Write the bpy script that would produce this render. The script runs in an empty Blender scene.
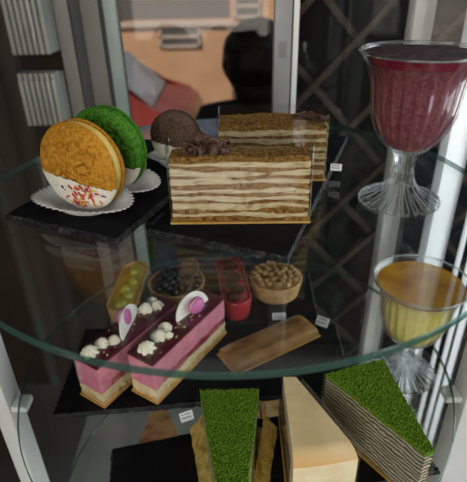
import bpy, bmesh, math, random
from mathutils import Vector, Matrix, noise, Euler
random.seed(7)
sc = bpy.context.scene
COL = sc.collection
PI = math.pi
ZA, ZB, ZC = 1.200, 1.010, 0.813      # top faces of the three glass shelves
SR = 0.21                             # shelf radius

# ------------------------------------------------------------------ materials
def new_mat(name):
    m = bpy.data.materials.new(name); m.use_nodes = True
    nt = m.node_tree; nt.nodes.clear()
    out = nt.nodes.new('ShaderNodeOutputMaterial')
    return m, nt, out

def lk(nt, a, b): nt.links.new(a, b)

def mat(name, cols, scale=60, rough=.5, bump=0, bscale=None, spec=.5, metal=0, detail=6, coat=0, sss=0, sssr=.004,
        trans=0, ior=1.45, stretch=(1, 1, 1), vor=False, pos=None, contrast=None):
    """Principled surface whose colour runs through cols by noise in object space."""
    m, nt, out = new_mat(name)
    p = nt.nodes.new('ShaderNodeBsdfPrincipled'); lk(nt, p.outputs[0], out.inputs[0])
    p.inputs['Roughness'].default_value = rough
    p.inputs['Metallic'].default_value = metal
    p.inputs['Specular IOR Level'].default_value = spec
    p.inputs['Coat Weight'].default_value = coat
    p.inputs['Coat Roughness'].default_value = .08
    p.inputs['IOR'].default_value = ior
    p.inputs['Transmission Weight'].default_value = trans
    if sss:
        p.inputs['Subsurface Weight'].default_value = sss
        p.inputs['Subsurface Radius'].default_value = (1, .6, .4)
        p.inputs['Subsurface Scale'].default_value = sssr
    tc = nt.nodes.new('ShaderNodeTexCoord'); mp = nt.nodes.new('ShaderNodeMapping')
    mp.inputs['Scale'].default_value = stretch
    lk(nt, tc.outputs['Object'], mp.inputs['Vector'])
    if len(cols) == 1:
        p.inputs['Base Color'].default_value = (*cols[0], 1)
    else:
        n = nt.nodes.new('ShaderNodeTexNoise'); n.inputs['Scale'].default_value = scale; n.inputs['Detail'].default_value = detail
        lk(nt, mp.outputs[0], n.inputs['Vector'])
        r = nt.nodes.new('ShaderNodeValToRGB')
        e = r.color_ramp.elements
        lo, hi = contrast or (.34, .66)
        for i, c in enumerate(cols):
            q = lo + (hi - lo) * i / (len(cols) - 1) if pos is None else pos[i]
            if i < 2: el = e[i]; el.position = q
            else: el = e.new(q)
            el.color = (*c, 1)
        lk(nt, n.outputs['Fac'], r.inputs[0]); lk(nt, r.outputs[0], p.inputs['Base Color'])
    if bump:
        if vor:
            b = nt.nodes.new('ShaderNodeTexVoronoi'); o = b.outputs['Distance']
        else:
            b = nt.nodes.new('ShaderNodeTexNoise'); b.inputs['Detail'].default_value = 8; o = b.outputs['Fac']
        b.inputs['Scale'].default_value = bscale or scale
        lk(nt, mp.outputs[0], b.inputs['Vector'])
        bp = nt.nodes.new('ShaderNodeBump'); bp.inputs['Strength'].default_value = bump; bp.inputs['Distance'].default_value = .002
        lk(nt, o, bp.inputs['Height']); lk(nt, bp.outputs[0], p.inputs['Normal'])
    return m

def thin_glass(name, tint=(.97, .985, .975), boost=1.0, base=.04, rough=0.0, haze=0):
    """A clear sheet: what is behind shows through, more mirror-like at a grazing angle."""
    m, nt, out = new_mat(name)
    lw = nt.nodes.new('ShaderNodeLayerWeight'); lw.inputs[0].default_value = .5
    pw = nt.nodes.new('ShaderNodeMath'); pw.operation = 'POWER'; pw.inputs[1].default_value = 4.5
    ml = nt.nodes.new('ShaderNodeMath'); ml.operation = 'MULTIPLY_ADD'; ml.inputs[1].default_value = (1 - base) * boost; ml.inputs[2].default_value = base * boost
    ml.use_clamp = True
    lk(nt, lw.outputs['Facing'], pw.inputs[0]); lk(nt, pw.outputs[0], ml.inputs[0])
    t = nt.nodes.new('ShaderNodeBsdfTransparent'); t.inputs[0].default_value = (*tint, 1)
    g = nt.nodes.new('ShaderNodeBsdfGlossy'); g.inputs['Roughness'].default_value = rough
    x = nt.nodes.new('ShaderNodeMixShader')
    lk(nt, ml.outputs[0], x.inputs[0]); lk(nt, t.outputs[0], x.inputs[1]); lk(nt, g.outputs[0], x.inputs[2])
    last = x
    if haze:
        d = nt.nodes.new('ShaderNodeBsdfDiffuse'); d.inputs[0].default_value = (.5, .52, .5, 1)
        y = nt.nodes.new('ShaderNodeMixShader'); y.inputs[0].default_value = haze
        lk(nt, x.outputs[0], y.inputs[1]); lk(nt, d.outputs[0], y.inputs[2]); last = y
    lk(nt, last.outputs[0], out.inputs[0])
    return m

def thick_glass(name, col=(1, 1, 1), ior=1.45, rough=0):
    m, nt, out = new_mat(name)
    g = nt.nodes.new('ShaderNodeBsdfGlass'); g.inputs['IOR'].default_value = ior; g.inputs['Color'].default_value = (*col, 1)
    g.inputs['Roughness'].default_value = rough
    t = nt.nodes.new('ShaderNodeBsdfTransparent'); t.inputs[0].default_value = (.93, .95, .94, 1)
    x = nt.nodes.new('ShaderNodeMixShader'); x.inputs[0].default_value = .5
    lk(nt, g.outputs[0], x.inputs[1]); lk(nt, t.outputs[0], x.inputs[2]); lk(nt, x.outputs[0], out.inputs[0]); return m

def edge_glass(name):
    m, nt, out = new_mat(name)
    p = nt.nodes.new('ShaderNodeBsdfPrincipled')
    p.inputs['Base Color'].default_value = (.045, .095, .078, 1); p.inputs['Roughness'].default_value = .12
    p.inputs['Specular IOR Level'].default_value = .6
    t = nt.nodes.new('ShaderNodeBsdfTransparent'); t.inputs[0].default_value = (.25, .5, .4, 1)
    x = nt.nodes.new('ShaderNodeMixShader'); x.inputs[0].default_value = .62
    lk(nt, t.outputs[0], x.inputs[1]); lk(nt, p.outputs[0], x.inputs[2]); lk(nt, x.outputs[0], out.inputs[0])
    return m

M = {}
M['shelf'] = thin_glass('shelf_glass', (.965, .985, .975), 1.0, .04)
M['shelf_edge'] = edge_glass('shelf_edge_green')
M['pane'] = thin_glass('pane_glass', (.98, .985, .98), .6, .03)
M['door_pane'] = thin_glass('door_glass', (.72, .68, .65), .7, .025)  # tint added to dim the reflection stand-ins behind this pane
M['film'] = thin_glass('plastic_film', (.96, .96, .95), 1.0, .08, .05)
M['goblet_thin'] = thin_glass('goblet_wall', (.985, .99, .99), 1.3, .05, .02)
M['goblet_thick'] = thick_glass('goblet_base', (.97, .985, .98), 1.46)
M['slate'] = mat('slate', [(.004, .004, .005), (.009, .009, .010)], 40, .75, .35, 120, .08)
M['slate_edge'] = mat('slate_chipped', [(.006, .006, .007), (.018, .018, .02), (.10, .105, .11)], 160, .6, .8, 260, .3, contrast=(.45, .80))
M['paper'] = mat('white_paper', [(.62, .62, .6), (.74, .74, .72)], 80, .8, .1, 300)
M['tagpaper'] = mat('tag_paper', [(.72, .74, .78), (.8, .82, .86)], 60, .6)
M['ink'] = mat('tag_ink', [(.05, .05, .06)], rough=.7)
M['cookie_gold'] = mat('golden_cookie', [(.30, .12, .008), (.44, .195, .014), (.52, .25, .025)], 420, .75, .7, 600, .25)
M['cookie_green'] = mat('green_cookie', [(.026, .10, .008), (.055, .19, .014), (.085, .25, .02)], 420, .8, .7, 420, .2)
M['cookie_brown'] = mat('chocolate_cookie', [(.06, .034, .024), (.105, .062, .044), (.13, .08, .058)], 420, .8, .5, 420, .2)
M['white_choc'] = mat('white_chocolate', [(.66, .61, .50), (.78, .74, .64)], 70, .4, .15, 150, .5, sss=.1)
M['cream_yellow'] = mat('yellow_cream', [(.62, .42, .08), (.72, .5, .14)], 60, .5, .1, 150)
M['cream_white'] = mat('white_cream', [(.72, .66, .50), (.82, .77, .63)], 60, .55, .35, 240, sss=.15)
M['cream_green'] = mat('pale_cream', [(.55, .55, .42), (.7, .68, .55)], 60, .5, .1)
M['sponge'] = mat('honey_sponge', [(.085, .035, .007), (.25, .125, .030), (.36, .20, .058)], 260, .85, .9, 520, .15)
M['crumb'] = mat('honey_crumb', [(.085, .038, .008), (.25, .13, .028), (.36, .205, .058)], 420, .9, 1.0, 700, .15)
M['honey_cream'] = mat('honey_cream', [(.20, .105, .03), (.46, .36, .19), (.54, .45, .265), (.58, .50, .32)], 230, .7, .5, 420, .2, contrast=(.30, .62), stretch=(.5, 1, 1.6))
M['choc_curl'] = mat('chocolate_curl', [(.03, .013, .009), (.085, .04, .026), (.15, .08, .055)], 200, .45, .4, 300, .5)
M['gold_card'] = mat('gold_card', [(.52, .30, .07), (.68, .42, .12)], 50, .35, .1, 100, .6, metal=.35)
M['gold_foil'] = mat('gold_foil', [(.30, .19, .03), (.62, .46, .10), (.75, .58, .18)], 120, .35, .7, 180, .6, metal=.5)
M['matcha'] = mat('matcha_crumb', [(.035, .085, .004), (.11, .21, .012), (.20, .33, .035)], 900, .95, 1.0, 900, .1)
M['cheese'] = mat('cheesecake', [(.58, .44, .22), (.66, .52, .29), (.70, .57, .34)], 26, .42, .12, 60, .4, sss=.15)
M['cheese_face'] = mat('cheesecake_inside', [(.66, .55, .34), (.74, .64, .43)], 60, .6, .25, 200, .3, sss=.15)
M['cheese_brown'] = mat('toasted_edge', [(.42, .20, .05), (.56, .30, .09)], 50, .4, .1, 80, .4)
M['pink'] = mat('pink_mousse', [(.60, .20, .28), (.70, .28, .36)], 90, .5, .2, 220, .4, sss=.2)
M['pink_pale'] = mat('pale_pink_mousse', [(.70, .38, .42), (.76, .46, .48)], 90, .5, .25, 220, .4, sss=.2)
M['cherry'] = mat('cherry_layer', [(.16, .012, .03), (.34, .05, .09), (.52, .16, .2)], 110, .4, .3, 200, .5)
M['glaze'] = mat('dark_cherry_glaze', [(.075, .009, .018), (.12, .018, .03)], 30, .12, .05, 60, .6, coat=.6)
M['biscuit'] = mat('biscuit', [(.40, .23, .09), (.58, .38, .17), (.70, .5, .26)], 160, .85, .6, 300, .2)
M['vanilla'] = mat('vanilla_sponge', [(.62, .5, .27), (.76, .66, .42)], 160, .8, .5, 320, .2)
M['macaron'] = mat('purple_macaron', [(.46, .12, .30), (.56, .17, .38)], 120, .6, .15, 300, .3)
M['plaque'] = mat('white_plaque', [(.74, .72, .66), (.82, .80, .74)], 20, .3, .02)
M['caramel'] = mat('caramel_glaze', [(.13, .06, .014), (.27, .14, .045), (.34, .19, .07)], 70, .28, .2, 90, .5, coat=.3, stretch=(.5, 1, 1))
M['shell'] = mat('tart_shell', [(.32, .18, .07), (.46, .30, .14)], 100, .75, .3, 260, .25)
M['custard'] = mat('custard', [(.38, .25, .02), (.46, .32, .04)], 40, .2, .1, 60, .5, coat=.4)
M['grape'] = mat('grape', [(.26, .27, .025), (.36, .37, .05)], 60, .12, 0, spec=.6, coat=.5)
M['blueberry'] = mat('dark_berry', [(.006, .007, .014), (.02, .022, .035)], 90, .28, .1, 100, .5)
M['blackberry'] = mat('glazed_berry', [(.02, .004, .006), (.06, .012, .016)], 90, .12, .1, 100, .6, coat=.6)
M['red_glaze'] = mat('red_glaze', [(.25, .016, .026), (.33, .032, .042)], 40, .18, .1, 120, .5, coat=.5)
M['nut'] = mat('nut_brown', [(.15, .08, .025), (.26, .16, .06), (.34, .235, .11)], 90, .55, .3, 150, .3)
M['smoothie'] = mat('berry_smoothie', [(.12, .022, .035), (.17, .040, .054), (.21, .060, .074)], 420, .5, .1, 500, .4, detail=3)
M['syrup_red'] = mat('dark_red_syrup', [(.16, .008, .03), (.2, .014, .04)], 30, .08, 0, spec=.6)
M['syrup_top'] = mat('dark_foam', [(.012, .006, .010), (.04, .018, .024), (.09, .05, .06)], 160, .6, .2, 200, .15)
M['custard_drink'] = mat('creamy_yellow', [(.56, .47, .10), (.66, .57, .17)], 120, .5, .05, 200, .4, sss=.1)
M['amber'] = mat('amber_jelly', [(.22, .09, .002), (.36, .17, .004), (.46, .25, .010)], 40, .25, .25, 90, .18, coat=0, contrast=(.3, .7))
M['alu'] = mat('white_aluminium', [(.58, .59, .57), (.66, .67, .65)], 12, .42, .05, 60, .5)
M['alu_grey'] = mat('grey_aluminium', [(.20, .195, .19), (.25, .245, .24)], 14, .42, .05, 60, .5)
M['alu_brown'] = mat('bronze_aluminium', [(.10, .09, .08), (.14, .125, .11)], 14, .42, .05, 60, .5)
M['alu_dark'] = mat('dark_seal', [(.03, .03, .03), (.05, .05, .05)], 14, .6)
M['alu_green'] = mat('pale_green_frame', [(.20, .25, .225), (.25, .30, .27)], 14, .35)
M['base_dark'] = mat('dark_base', [(.035, .037, .036), (.055, .058, .056)], 12, .6)
M['base_pale'] = mat('grey_base_plate', [(.20, .21, .19), (.26, .27, .25)], 12, .5)
M['floor'] = mat('floor_stone', [(.03, .027, .024), (.05, .045, .04)], 6, .8, spec=.15)
M['wall_brown'] = mat('brown_wall', [(.020, .013, .009), (.036, .024, .017)], 3, .85, .1, 30, .12)
M['wall_dark'] = mat('dark_wall', [(.007, .008, .007), (.012, .012, .011)], 3, .85, .1, 30, .08)
M['wall_pale'] = mat('pale_wall', [(.13, .125, .115), (.17, .165, .155)], 3, .8, .1, 30)
M['ceil'] = mat('ceiling_paint', [(.3, .3, .29), (.36, .36, .34)], 3, .85)
M['wood'] = mat('rack_wood', [(.042, .030, .021), (.075, .053, .038)], 14, .75, .2, 40, .15, stretch=(1, 1, 4))
M['bottle'] = mat('bottle_glass', [(.008, .016, .012), (.014, .024, .018)], 20, .12, 0, spec=.6)
M['cap'] = mat('bottle_cap', [(.10, .03, .03), (.14, .05, .04)], 30, .4)
M['radiator'] = mat('radiator_enamel', [(.27, .28, .25), (.33, .34, .30)], 10, .4)
M['facade'] = mat('facade_plaster', [(.60, .40, .25), (.70, .50, .33)], 1.5, .85, .1, 20)
M['facade_trim'] = mat('facade_trim', [(.55, .52, .47), (.62, .59, .54)], 3, .8)
M['win_dark'] = mat('window_pane', [(.10, .11, .13), (.18, .19, .21)], 3, .15, 0, spec=.6)
M['street'] = mat('street_asphalt', [(.10, .095, .09), (.15, .14, .13)], 5, .9, .2, 40)
M['car_red'] = mat('car_red', [(.30, .05, .05), (.36, .07, .065)], 4, .3, 0, coat=.5)
M['car_glass'] = mat('car_glass', [(.42, .47, .55), (.5, .55, .62)], 3, .2, 0)  # pale blue sky reflection put into the base colour
M['tyre'] = mat('tyre_rubber', [(.012, .012, .012), (.02, .02, .02)], 20, .8)
M['hair'] = mat('dark_hair', [(.006, .005, .005), (.014, .011, .010)], 60, .55, .4, 120, stretch=(1, 1, .2))
M['skin'] = mat('skin', [(.36, .2, .14), (.42, .25, .18)], 20, .55, 0, sss=.1)
M['coat_dark'] = mat('dark_jacket', [(.010, .010, .012), (.018, .018, .02)], 30, .85, .2, 80)
M['blind'] = mat('blind_slat', [(.80, .82, .84), (.86, .88, .90)], 6, .45)
M['window_frame'] = mat('window_frame_white', [(.6, .6, .6), (.68, .68, .68)], 5, .5)
M['handle'] = mat('handle_recess', [(.16, .15, .15), (.2, .19, .19)], 10, .5)
SPRK = [mat('sprinkle_red', [(.5, .03, .03)], rough=.35), mat('sprinkle_orange', [(.6, .2, .03)], rough=.35),
        mat('sprinkle_purple', [(.13, .05, .2)], rough=.35), mat('sprinkle_yellow', [(.6, .45, .06)], rough=.35),
        mat('sprinkle_white', [(.7, .7, .68)], rough=.35), mat('sprinkle_green', [(.1, .3, .08)], rough=.35)]

# ------------------------------------------------------------------ builders
def link(name, bm, mats, parent=None, smooth=True, loc=None, rotz=None):
    me = bpy.data.meshes.new(name)
    bmesh.ops.recalc_face_normals(bm, faces=bm.faces[:])
    bm.to_mesh(me); bm.free()
    for m in (mats if isinstance(mats, (list, tuple)) else [mats]): me.materials.append(m)
    if smooth:
        for p in me.polygons: p.use_smooth = True
        me.set_sharp_from_angle(angle=math.radians(40))
    o = bpy.data.objects.new(name, me); COL.objects.link(o)
    if parent is not None: o.parent = parent
    if loc is not None: o.location = loc
    if rotz is not None: o.rotation_euler = (0, 0, rotz)
    return o

def tag(o, label, cat, group=None, kind=None):
    o['label'] = label; o['category'] = cat
    if group: o['group'] = group
    if kind: o['kind'] = kind
    return o

def thing(name, label, cat, loc=(0, 0, 0), rotz=0, group=None):
    o = bpy.data.objects.new(name, None); COL.objects.link(o)
    o.empty_display_size = .02
    o.location = loc; o.rotation_euler = (0, 0, rotz)
    return tag(o, label, cat, group)

def struct(name, bm, m, **k):
    o = link(name, bm, m, smooth=False, **k); o['kind'] = 'structure'; return o

def copy_tree(root, loc, rotz, label, group=None):
    r = root.copy(); COL.objects.link(r); r.location = loc; r.rotation_euler = (0, 0, rotz); r['label'] = label
    if group: r['group'] = group
    for ch in list(root.children):
        c = ch.copy(); COL.objects.link(c); c.parent = r
        for g in list(ch.children):
            d = g.copy(); COL.objects.link(d); d.parent = c
    return r

def gridbox(nx, ny, nz, fn, bm=None, mi=None):
    """Closed box of nx*ny*nz surface cells, each point (u,v,w) in 0..1 mapped by fn. mi(axis,side)->material index"""
    bm = bm or bmesh.new(); V = {}
    def vt(i, j, k):
        if (i, j, k) not in V: V[(i, j, k)] = bm.verts.new(fn(i / nx, j / ny, k / nz))
        return V[(i, j, k)]
    def face(a, m):
        try:
            f = bm.faces.new(a)
            if m is not None: f.material_index = m
        except ValueError: pass
    for s in (0, nz):
        m = mi('w', s > 0) if mi else None
        for i in range(nx):
            for j in range(ny): face([vt(i, j, s), vt(i + 1, j, s), vt(i + 1, j + 1, s), vt(i, j + 1, s)], m)
    for s in (0, ny):
        m = mi('v', s > 0) if mi else None
        for i in range(nx):
            for k in range(nz): face([vt(i, s, k), vt(i + 1, s, k), vt(i + 1, s, k + 1), vt(i, s, k + 1)], m)
    for s in (0, nx):
        m = mi('u', s > 0) if mi else None
        for j in range(ny):
            for k in range(nz): face([vt(s, j, k), vt(s, j + 1, k), vt(s, j + 1, k + 1), vt(s, j, k + 1)], m)
    return bm

def box(x0, x1, y0, y1, z0, z1, bm=None, bev=0):
    b = bmesh.new()
    bmesh.ops.create_cube(b, size=1)
    for v in b.verts: v.co = Vector((x0 + (x1 - x0) * (v.co.x + .5), y0 + (y1 - y0) * (v.co.y + .5), z0 + (z1 - z0) * (v.co.z + .5)))
    if bev: bmesh.ops.bevel(b, geom=b.edges[:], offset=bev, segments=2, affect='EDGES', profile=.6)
    if bm is None: return b
    me = bpy.data.meshes.new('t'); b.to_mesh(me); b.free(); bm.from_mesh(me); bpy.data.meshes.remove(me)
    return bm

def nz(p, s, seed=0.0):
    return noise.noise(Vector((p[0] * s + seed, p[1] * s + seed * 1.7, p[2] * s - seed)))

def lathe(prof, seg=64, flute=None, bm=None, mi=None, cap=True):
    """prof: list of (r,z). flute(i,theta)-> radius factor. mi(i)-> material of ring i..i+1"""
    bm = bm or bmesh.new(); rings = []
    for i, (r, z) in enumerate(prof):
        ring = []
        for s in range(seg):
            t = 2 * PI * s / seg
            f = flute(i, t) if flute else 1
            ring.append(bm.verts.new((r * f * math.cos(t), r * f * math.sin(t), z)))
        rings.append(ring)
    for i in range(len(rings) - 1):
        for s in range(seg):
            f = bm.faces.new([rings[i][s], rings[i][(s + 1) % seg], rings[i + 1][(s + 1) % seg], rings[i + 1][s]])
            if mi: f.material_index = mi(i)
    if cap:
        f = bm.faces.new(rings[0]); f.material_index = mi(0) if mi else 0
        f = bm.faces.new(rings[-1]); f.material_index = mi(len(prof) - 2) if mi else 0
    return bm

def ball(bm, c, r, sx=1, sy=1, sz=1, sub=2, amp=0, fs=200, rot=None):
    ret = bmesh.ops.create_icosphere(bm, subdivisions=sub, radius=1)
    for v in ret['verts']:
        n = 1 + amp * nz(v.co, fs * r, c[0] * 900 + c[1] * 700)
        p = Vector((v.co.x * r * sx * n, v.co.y * r * sy * n, v.co.z * r * sz * n))
        if rot: p.rotate(rot)
        v.co = p + Vector(c)
    return ret['verts']

# ------------------------------------------------------------------ setting
def build_setting():
    struct('floor', box(-2.0, 1.6, -2.4, 2.3, -.05, 0), M['floor'])
    struct('ceiling', box(-2.0, 1.6, -2.4, 2.3, 2.75, 2.8), M['ceil'])
    struct('wall_left', box(-2.0, -1.9, -2.4, 2.3, 0, 2.75), M['wall_brown'])
    # front wall behind the photographer, with a left-half opening added for light
    b = box(-1.9, 1.5, -2.4, -2.3, 0, .9)
    box(-1.9, 1.5, -2.4, -2.3, 2.3, 2.75, b); box(-1.9, -1.5, -2.4, -2.3, .9, 2.3, b); box(.3, 1.5, -2.4, -2.3, .9, 2.3, b)
    struct('wall_front', b, M['wall_pale'])
    # right wall with a tall window
    b = box(1.5, 1.6, -2.4, 2.3, 0, .6)
    box(1.5, 1.6, -2.4, 2.3, 2.4, 2.75, b); box(1.5, 1.6, -2.4, -1.3, .6, 2.4, b); box(1.5, 1.6, 1.7, 2.3, .6, 2.4, b)
    struct('wall_right', b, M['wall_pale'])
    def wframe(name, x0, x1, y0, y1, z0, z1, ax):
        b = bmesh.new(); t = .05
        if ax == 'x':
            box(x0, x1, y0, y0 + t, z0, z1, b); box(x0, x1, y1 - t, y1, z0, z1, b)
            box(x0, x1, (y0 + y1) / 2 - t / 2, (y0 + y1) / 2 + t / 2, z0, z1, b)
            box(x0, x1, y0, y1, z0, z0 + t, b); box(x0, x1, y0, y1, z1 - t, z1, b)
        else:
            box(x0, x0 + t, y0, y1, z0, z1, b); box(x1 - t, x1, y0, y1, z0, z1, b)
            box((x0 + x1) / 2 - t / 2, (x0 + x1) / 2 + t / 2, y0, y1, z0, z1, b)
            box(x0, x1, y0, y1, z0, z0 + t, b); box(x0, x1, y0, y1, z1 - t, z1, b)
        struct(name, b, M['window_frame'])
    wframe('window_1', 1.52, 1.58, -1.3, 1.7, .6, 2.4, 'x')
    wframe('window_2', -1.5, .3, -2.38, -2.32, .9, 2.3, 'y')  # frame of the added front opening
    # low dark counter wall behind the case, open above to the reflection stand-ins
    b = box(-.267, 1.5, .84, .90, 0, .93)
    struct('wall_back', b, M['wall_dark'])
    # brown partition on the left behind the case
    struct('wall_partition', box(-1.9, -.268, .64, .72, 0, 2.75), M['wall_brown'])
    # dark panel wall behind the wine rack
    struct('wall_rack', box(.112, .95, .70, .78, .93 * 0, 2.75), M['wall_dark'])
    struct('street_ground', box(-30, 30, 2.3, 60, -1.1, -1.0), M['street'])  # ground under the reflected street scene, built beyond the case

build_setting()

# ------------------------------------------------------------------ display case
def build_case():
    t = thing('display_case', 'white and grey aluminium glass display case holding round glass shelves of cakes', 'display case')
    link('base_cabinet', box(-.255, .255, -.27, .275, .0, .70, bev=.004), M['base_dark'], t)
    link('base_plate', box(-.25, .25, -.265, .27, .7002, .706), M['base_pale'], t)
    # shelf posts at the sides
    for x0, x1, y0 in ((-.2275, -.2125, -.055), (.2135, .243, -.058)):
        link('shelf_post', box(x0, x1, y0, y0 + .026, .706, 1.62, bev=.0015), M['alu'], t)
    # back corner posts
    link('corner_post', box(.217, .241, .245, .27, .706, 1.62, bev=.001), M['alu'], t)
    b = box(-.200, -.1835, .245, .27, .706, 1.62, bev=.001)
    link('corner_post', b, M['alu_brown'], t)
    link('door_seal', box(-.183, -.170, .25, .268, .706, 1.62), M['alu_dark'], t)
    link('door_stile', box(-.1695, -.1485, .246, .268, .715, 1.61, bev=.001), M['alu_brown'], t)
    link('door_seal', box(-.148, -.1445, .25, .266, .715, 1.61), M['alu_dark'], t)
    link('door_stile', box(-.144, -.129, .248, .266, .715, 1.61, bev=.001), M['alu_green'], t)
    # meeting stile of the back sliding doors, with a recessed pull
    st = link('door_stile', box(.0545, .0745, .243, .262, .715, 1.61, bev=.001), M['alu_grey'], t)
    box_ = box(.0770, .0835, .247, .266, .715, 1.61, bev=.001)
    link('door_stile', box_, M['alu'], t)
    link('door_seal', box(.0746, .0769, .25, .264, .715, 1.61), M['alu_dark'], t)
    hb = box(.0615, .0695, .2415, .2429, 1.262, 1.280)
    link('door_pull', hb, M['handle'], st)
    link('glass_pane', box(-.1285, .0543, .2545, .2575, .715, 1.61), M['door_pane'], t)
    link('glass_pane', box(.0837, .2168, .2545, .2575, .715, 1.61), M['pane'], t)
    link('glass_pane', box(.2290, .2320, -.031, .2445, .707, 1.61), M['pane'], t)
    link('glass_pane', box(-.2290, -.2260, -.028, .2445, .707, 1.61), M['pane'], t)
    b = bmesh.new()
    box(-.245, .245, .245, .272, 1.6205, 1.65, b); box(-.245, .245, -.265, -.24, 1.6205, 1.65, b)
    box(-.245, -.215, -.24, .245, 1.6205, 1.65, b); box(.215, .245, -.24, .245, 1.6205, 1.65, b)
    link('top_frame', b, M['alu'], t)
    for x in (-.243, .219):
        link('front_post', box(x, x + .024, -.264, -.241, .706, 1.62, bev=.001), M['alu'], t)
    link('glass_top', box(-.214, .214, -.239, .244, 1.632, 1.636), M['pane'], t)
    # white plastic clips that carry the glass
    for z in (ZA, ZB, ZC):
        for s, x in ((-1, -.2120), (1, .2130)):
            b = bmesh.new()
            y = -.045
            xa, xb = sorted((x, x - s * .015))
            box(xa, xb, y - .008, y + .008, z - .0125, z - .0056, b, .0008)
            link('shelf_clip', b, M['alu'], t)
build_case()

def shelf(name, z, label):
    prof = [(.0001, -.005), (SR - .0008, -.005), (SR, -.0042), (SR, -.0008), (SR - .0008, 0), (.0001, 0)]
    bm = lathe(prof, 160, mi=lambda i: 1 if i in (1, 2, 3) else 0, cap=False)
    bmesh.ops.remove_doubles(bm, verts=bm.verts[:], dist=.0003)
    o = link(name, bm, [M['shelf'], M['shelf_edge']], loc=(0, 0, z))
    return tag(o, label, 'shelf', 'round glass shelves of the display case')
shelf('glass_shelf', ZA, 'uppermost round clear glass shelf with green edge, carrying cookies and honey cake')
shelf('glass_shelf', ZB, 'middle round clear glass shelf below the honey cake, carrying tarts and mousse slices')
shelf('glass_shelf', ZC, 'lowest round clear glass shelf, dim underneath the green cake slices')

# ------------------------------------------------------------------ slates
def slate(corners, z, label, thick=.005):
    """corners: 4 points counter-clockwise (front-left, front-right, back-right, back-left), chipped edge."""
    a, b, c, d = [Vector((p[0], p[1])) for p in corners]
    cx = sum(p[0] for p in corners) / 4; cy = sum(p[1] for p in corners) / 4
    def fn(u, v, w):
        p = a.lerp(b, u).lerp(d.lerp(c, u), v)
        e = min(u, 1 - u, v, 1 - v)
        zz = .0004 + w * (thick - .0004)
        if e < .001:
            k = nz((p.x, p.y, w * .004), 260, 3) * .0016 + nz((p.x, p.y, w * .01), 800, 9) * .0009
            q = Vector((p.x - cx, p.y - cy)).normalized()
            p = p + q * (k - (.0012 if w > .99 else 0) + (.0008 if w < .5 else 0))
        elif w > .99:
            zz += nz((p.x, p.y, 0), 60, 5) * .00025
        return Vector((p.x - cx, p.y - cy, zz))
    bm = gridbox(90, 90, 4, fn, mi=lambda ax, s: 0 if ax == 'w' else 1)
    o = link('slate_board', bm, [M['slate'], M['slate_edge']], loc=(cx, cy, z), smooth=False)
    return tag(o, label, 'serving board', 'black slate boards under the pastries')

slate([(-.167, -.051), (-.077, -.092), (-.005, .083), (-.095, .124)], ZA, 'black slate board with chipped edge under the row of sandwich cookies')
slate([(-.058, -.079), (.034, -.119), (.121, .115), (.030, .156)], ZA, 'black slate board with chipped edge under the two honey cake slices')
slate([(-.136, .052), (.094, .052), (.097, .15), (-.136, .15)], ZB, 'black slate board under the row of fruit and nut tarts')
slate([(-.165, -.072), (.110, -.050), (.112, .046), (-.165, .046)], ZB, 'black slate board under the two pink mousse slices and caramel bar')
slate([(-.092, -.178), (.159, -.134), (.135, -.056), (-.104, -.108)], ZB, 'black slate board under the matcha slices and cheesecake')
slate([(-.02, .02), (.125, .02), (.125, .135), (-.02, .135)], ZC, 'dim black slate board on the lowest shelf')
SL = .0052

# ------------------------------------------------------------------ sandwich cookies
CR = .0325
def cookie_half(front, seed, grow=0.0, keep=None, amp=1.0):
    """domed disc in the XZ plane, dome towards -Y if front; centre at z=CR"""
    bm = bmesh.new(); NR, NS = 34, 120; rings = []
    T = .0088
    def pt(rr, th):
        x, z = rr * math.cos(th), rr * math.sin(th)
        q = rr / CR
        h = T * (max(0, 1 - q ** 3.2)) ** .55
        n = noise.fractal(Vector((x * 70 + seed, z * 70, seed)), 1.0, 2.0, 3)
        c = noise.voronoi(Vector((x * 130 + seed, z * 130, seed * 2)))[0]
        crack = max(0, .13 - (c[1] - c[0])) / .13
        if keep is None: h += amp * (n * .0008 - crack * .0026 * (1 - q ** 6) * (1 if nz((x, z, 0), 60, seed) > -.1 else .2))
        else: h += n * .0003
        return x, h + grow, z
    wob = [1 + .018 * nz((math.cos(2 * PI * s / NS), math.sin(2 * PI * s / NS), 0), 1.5, seed) for s in range(NS)]
    sgn = -1 if front else 1
    for i in range(1, NR + 1):
        ring = []
        for s in range(NS):
            rr = (CR + grow) * (i / NR) ** .8
            x, h, z = pt(rr * .999, 2 * PI * s / NS)
            ring.append(bm.verts.new((x * wob[s], sgn * h, z * wob[s] + CR)))
        rings.append(ring)
    x, h, z = pt(0, 0); c0 = bm.verts.new((0, sgn * h, CR))
    for s in range(NS): bm.faces.new([c0, rings[0][s], rings[0][(s + 1) % NS]])
    for i in range(NR - 1):
        for s in range(NS): bm.faces.new([rings[i][s], rings[i][(s + 1) % NS], rings[i + 1][(s + 1) % NS], rings[i + 1][s]])
    bot = [bm.verts.new((v.co.x, 0, v.co.z)) for v in rings[-1]]
    for s in range(NS): bm.faces.new([rings[-1][s], rings[-1][(s + 1) % NS], bot[(s + 1) % NS], bot[s]])
    bm.faces.new(bot)
    if keep is not None:
        dead = [f for f in bm.faces if len(f.verts) < 10 and f.calc_center_median().z > keep(f.calc_center_median().x)]
        dead += [f for f in bm.faces if len(f.verts) >= 10]
        bmesh.ops.delete(bm, geom=list(set(dead)), context='FACES')
    return bm

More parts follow.
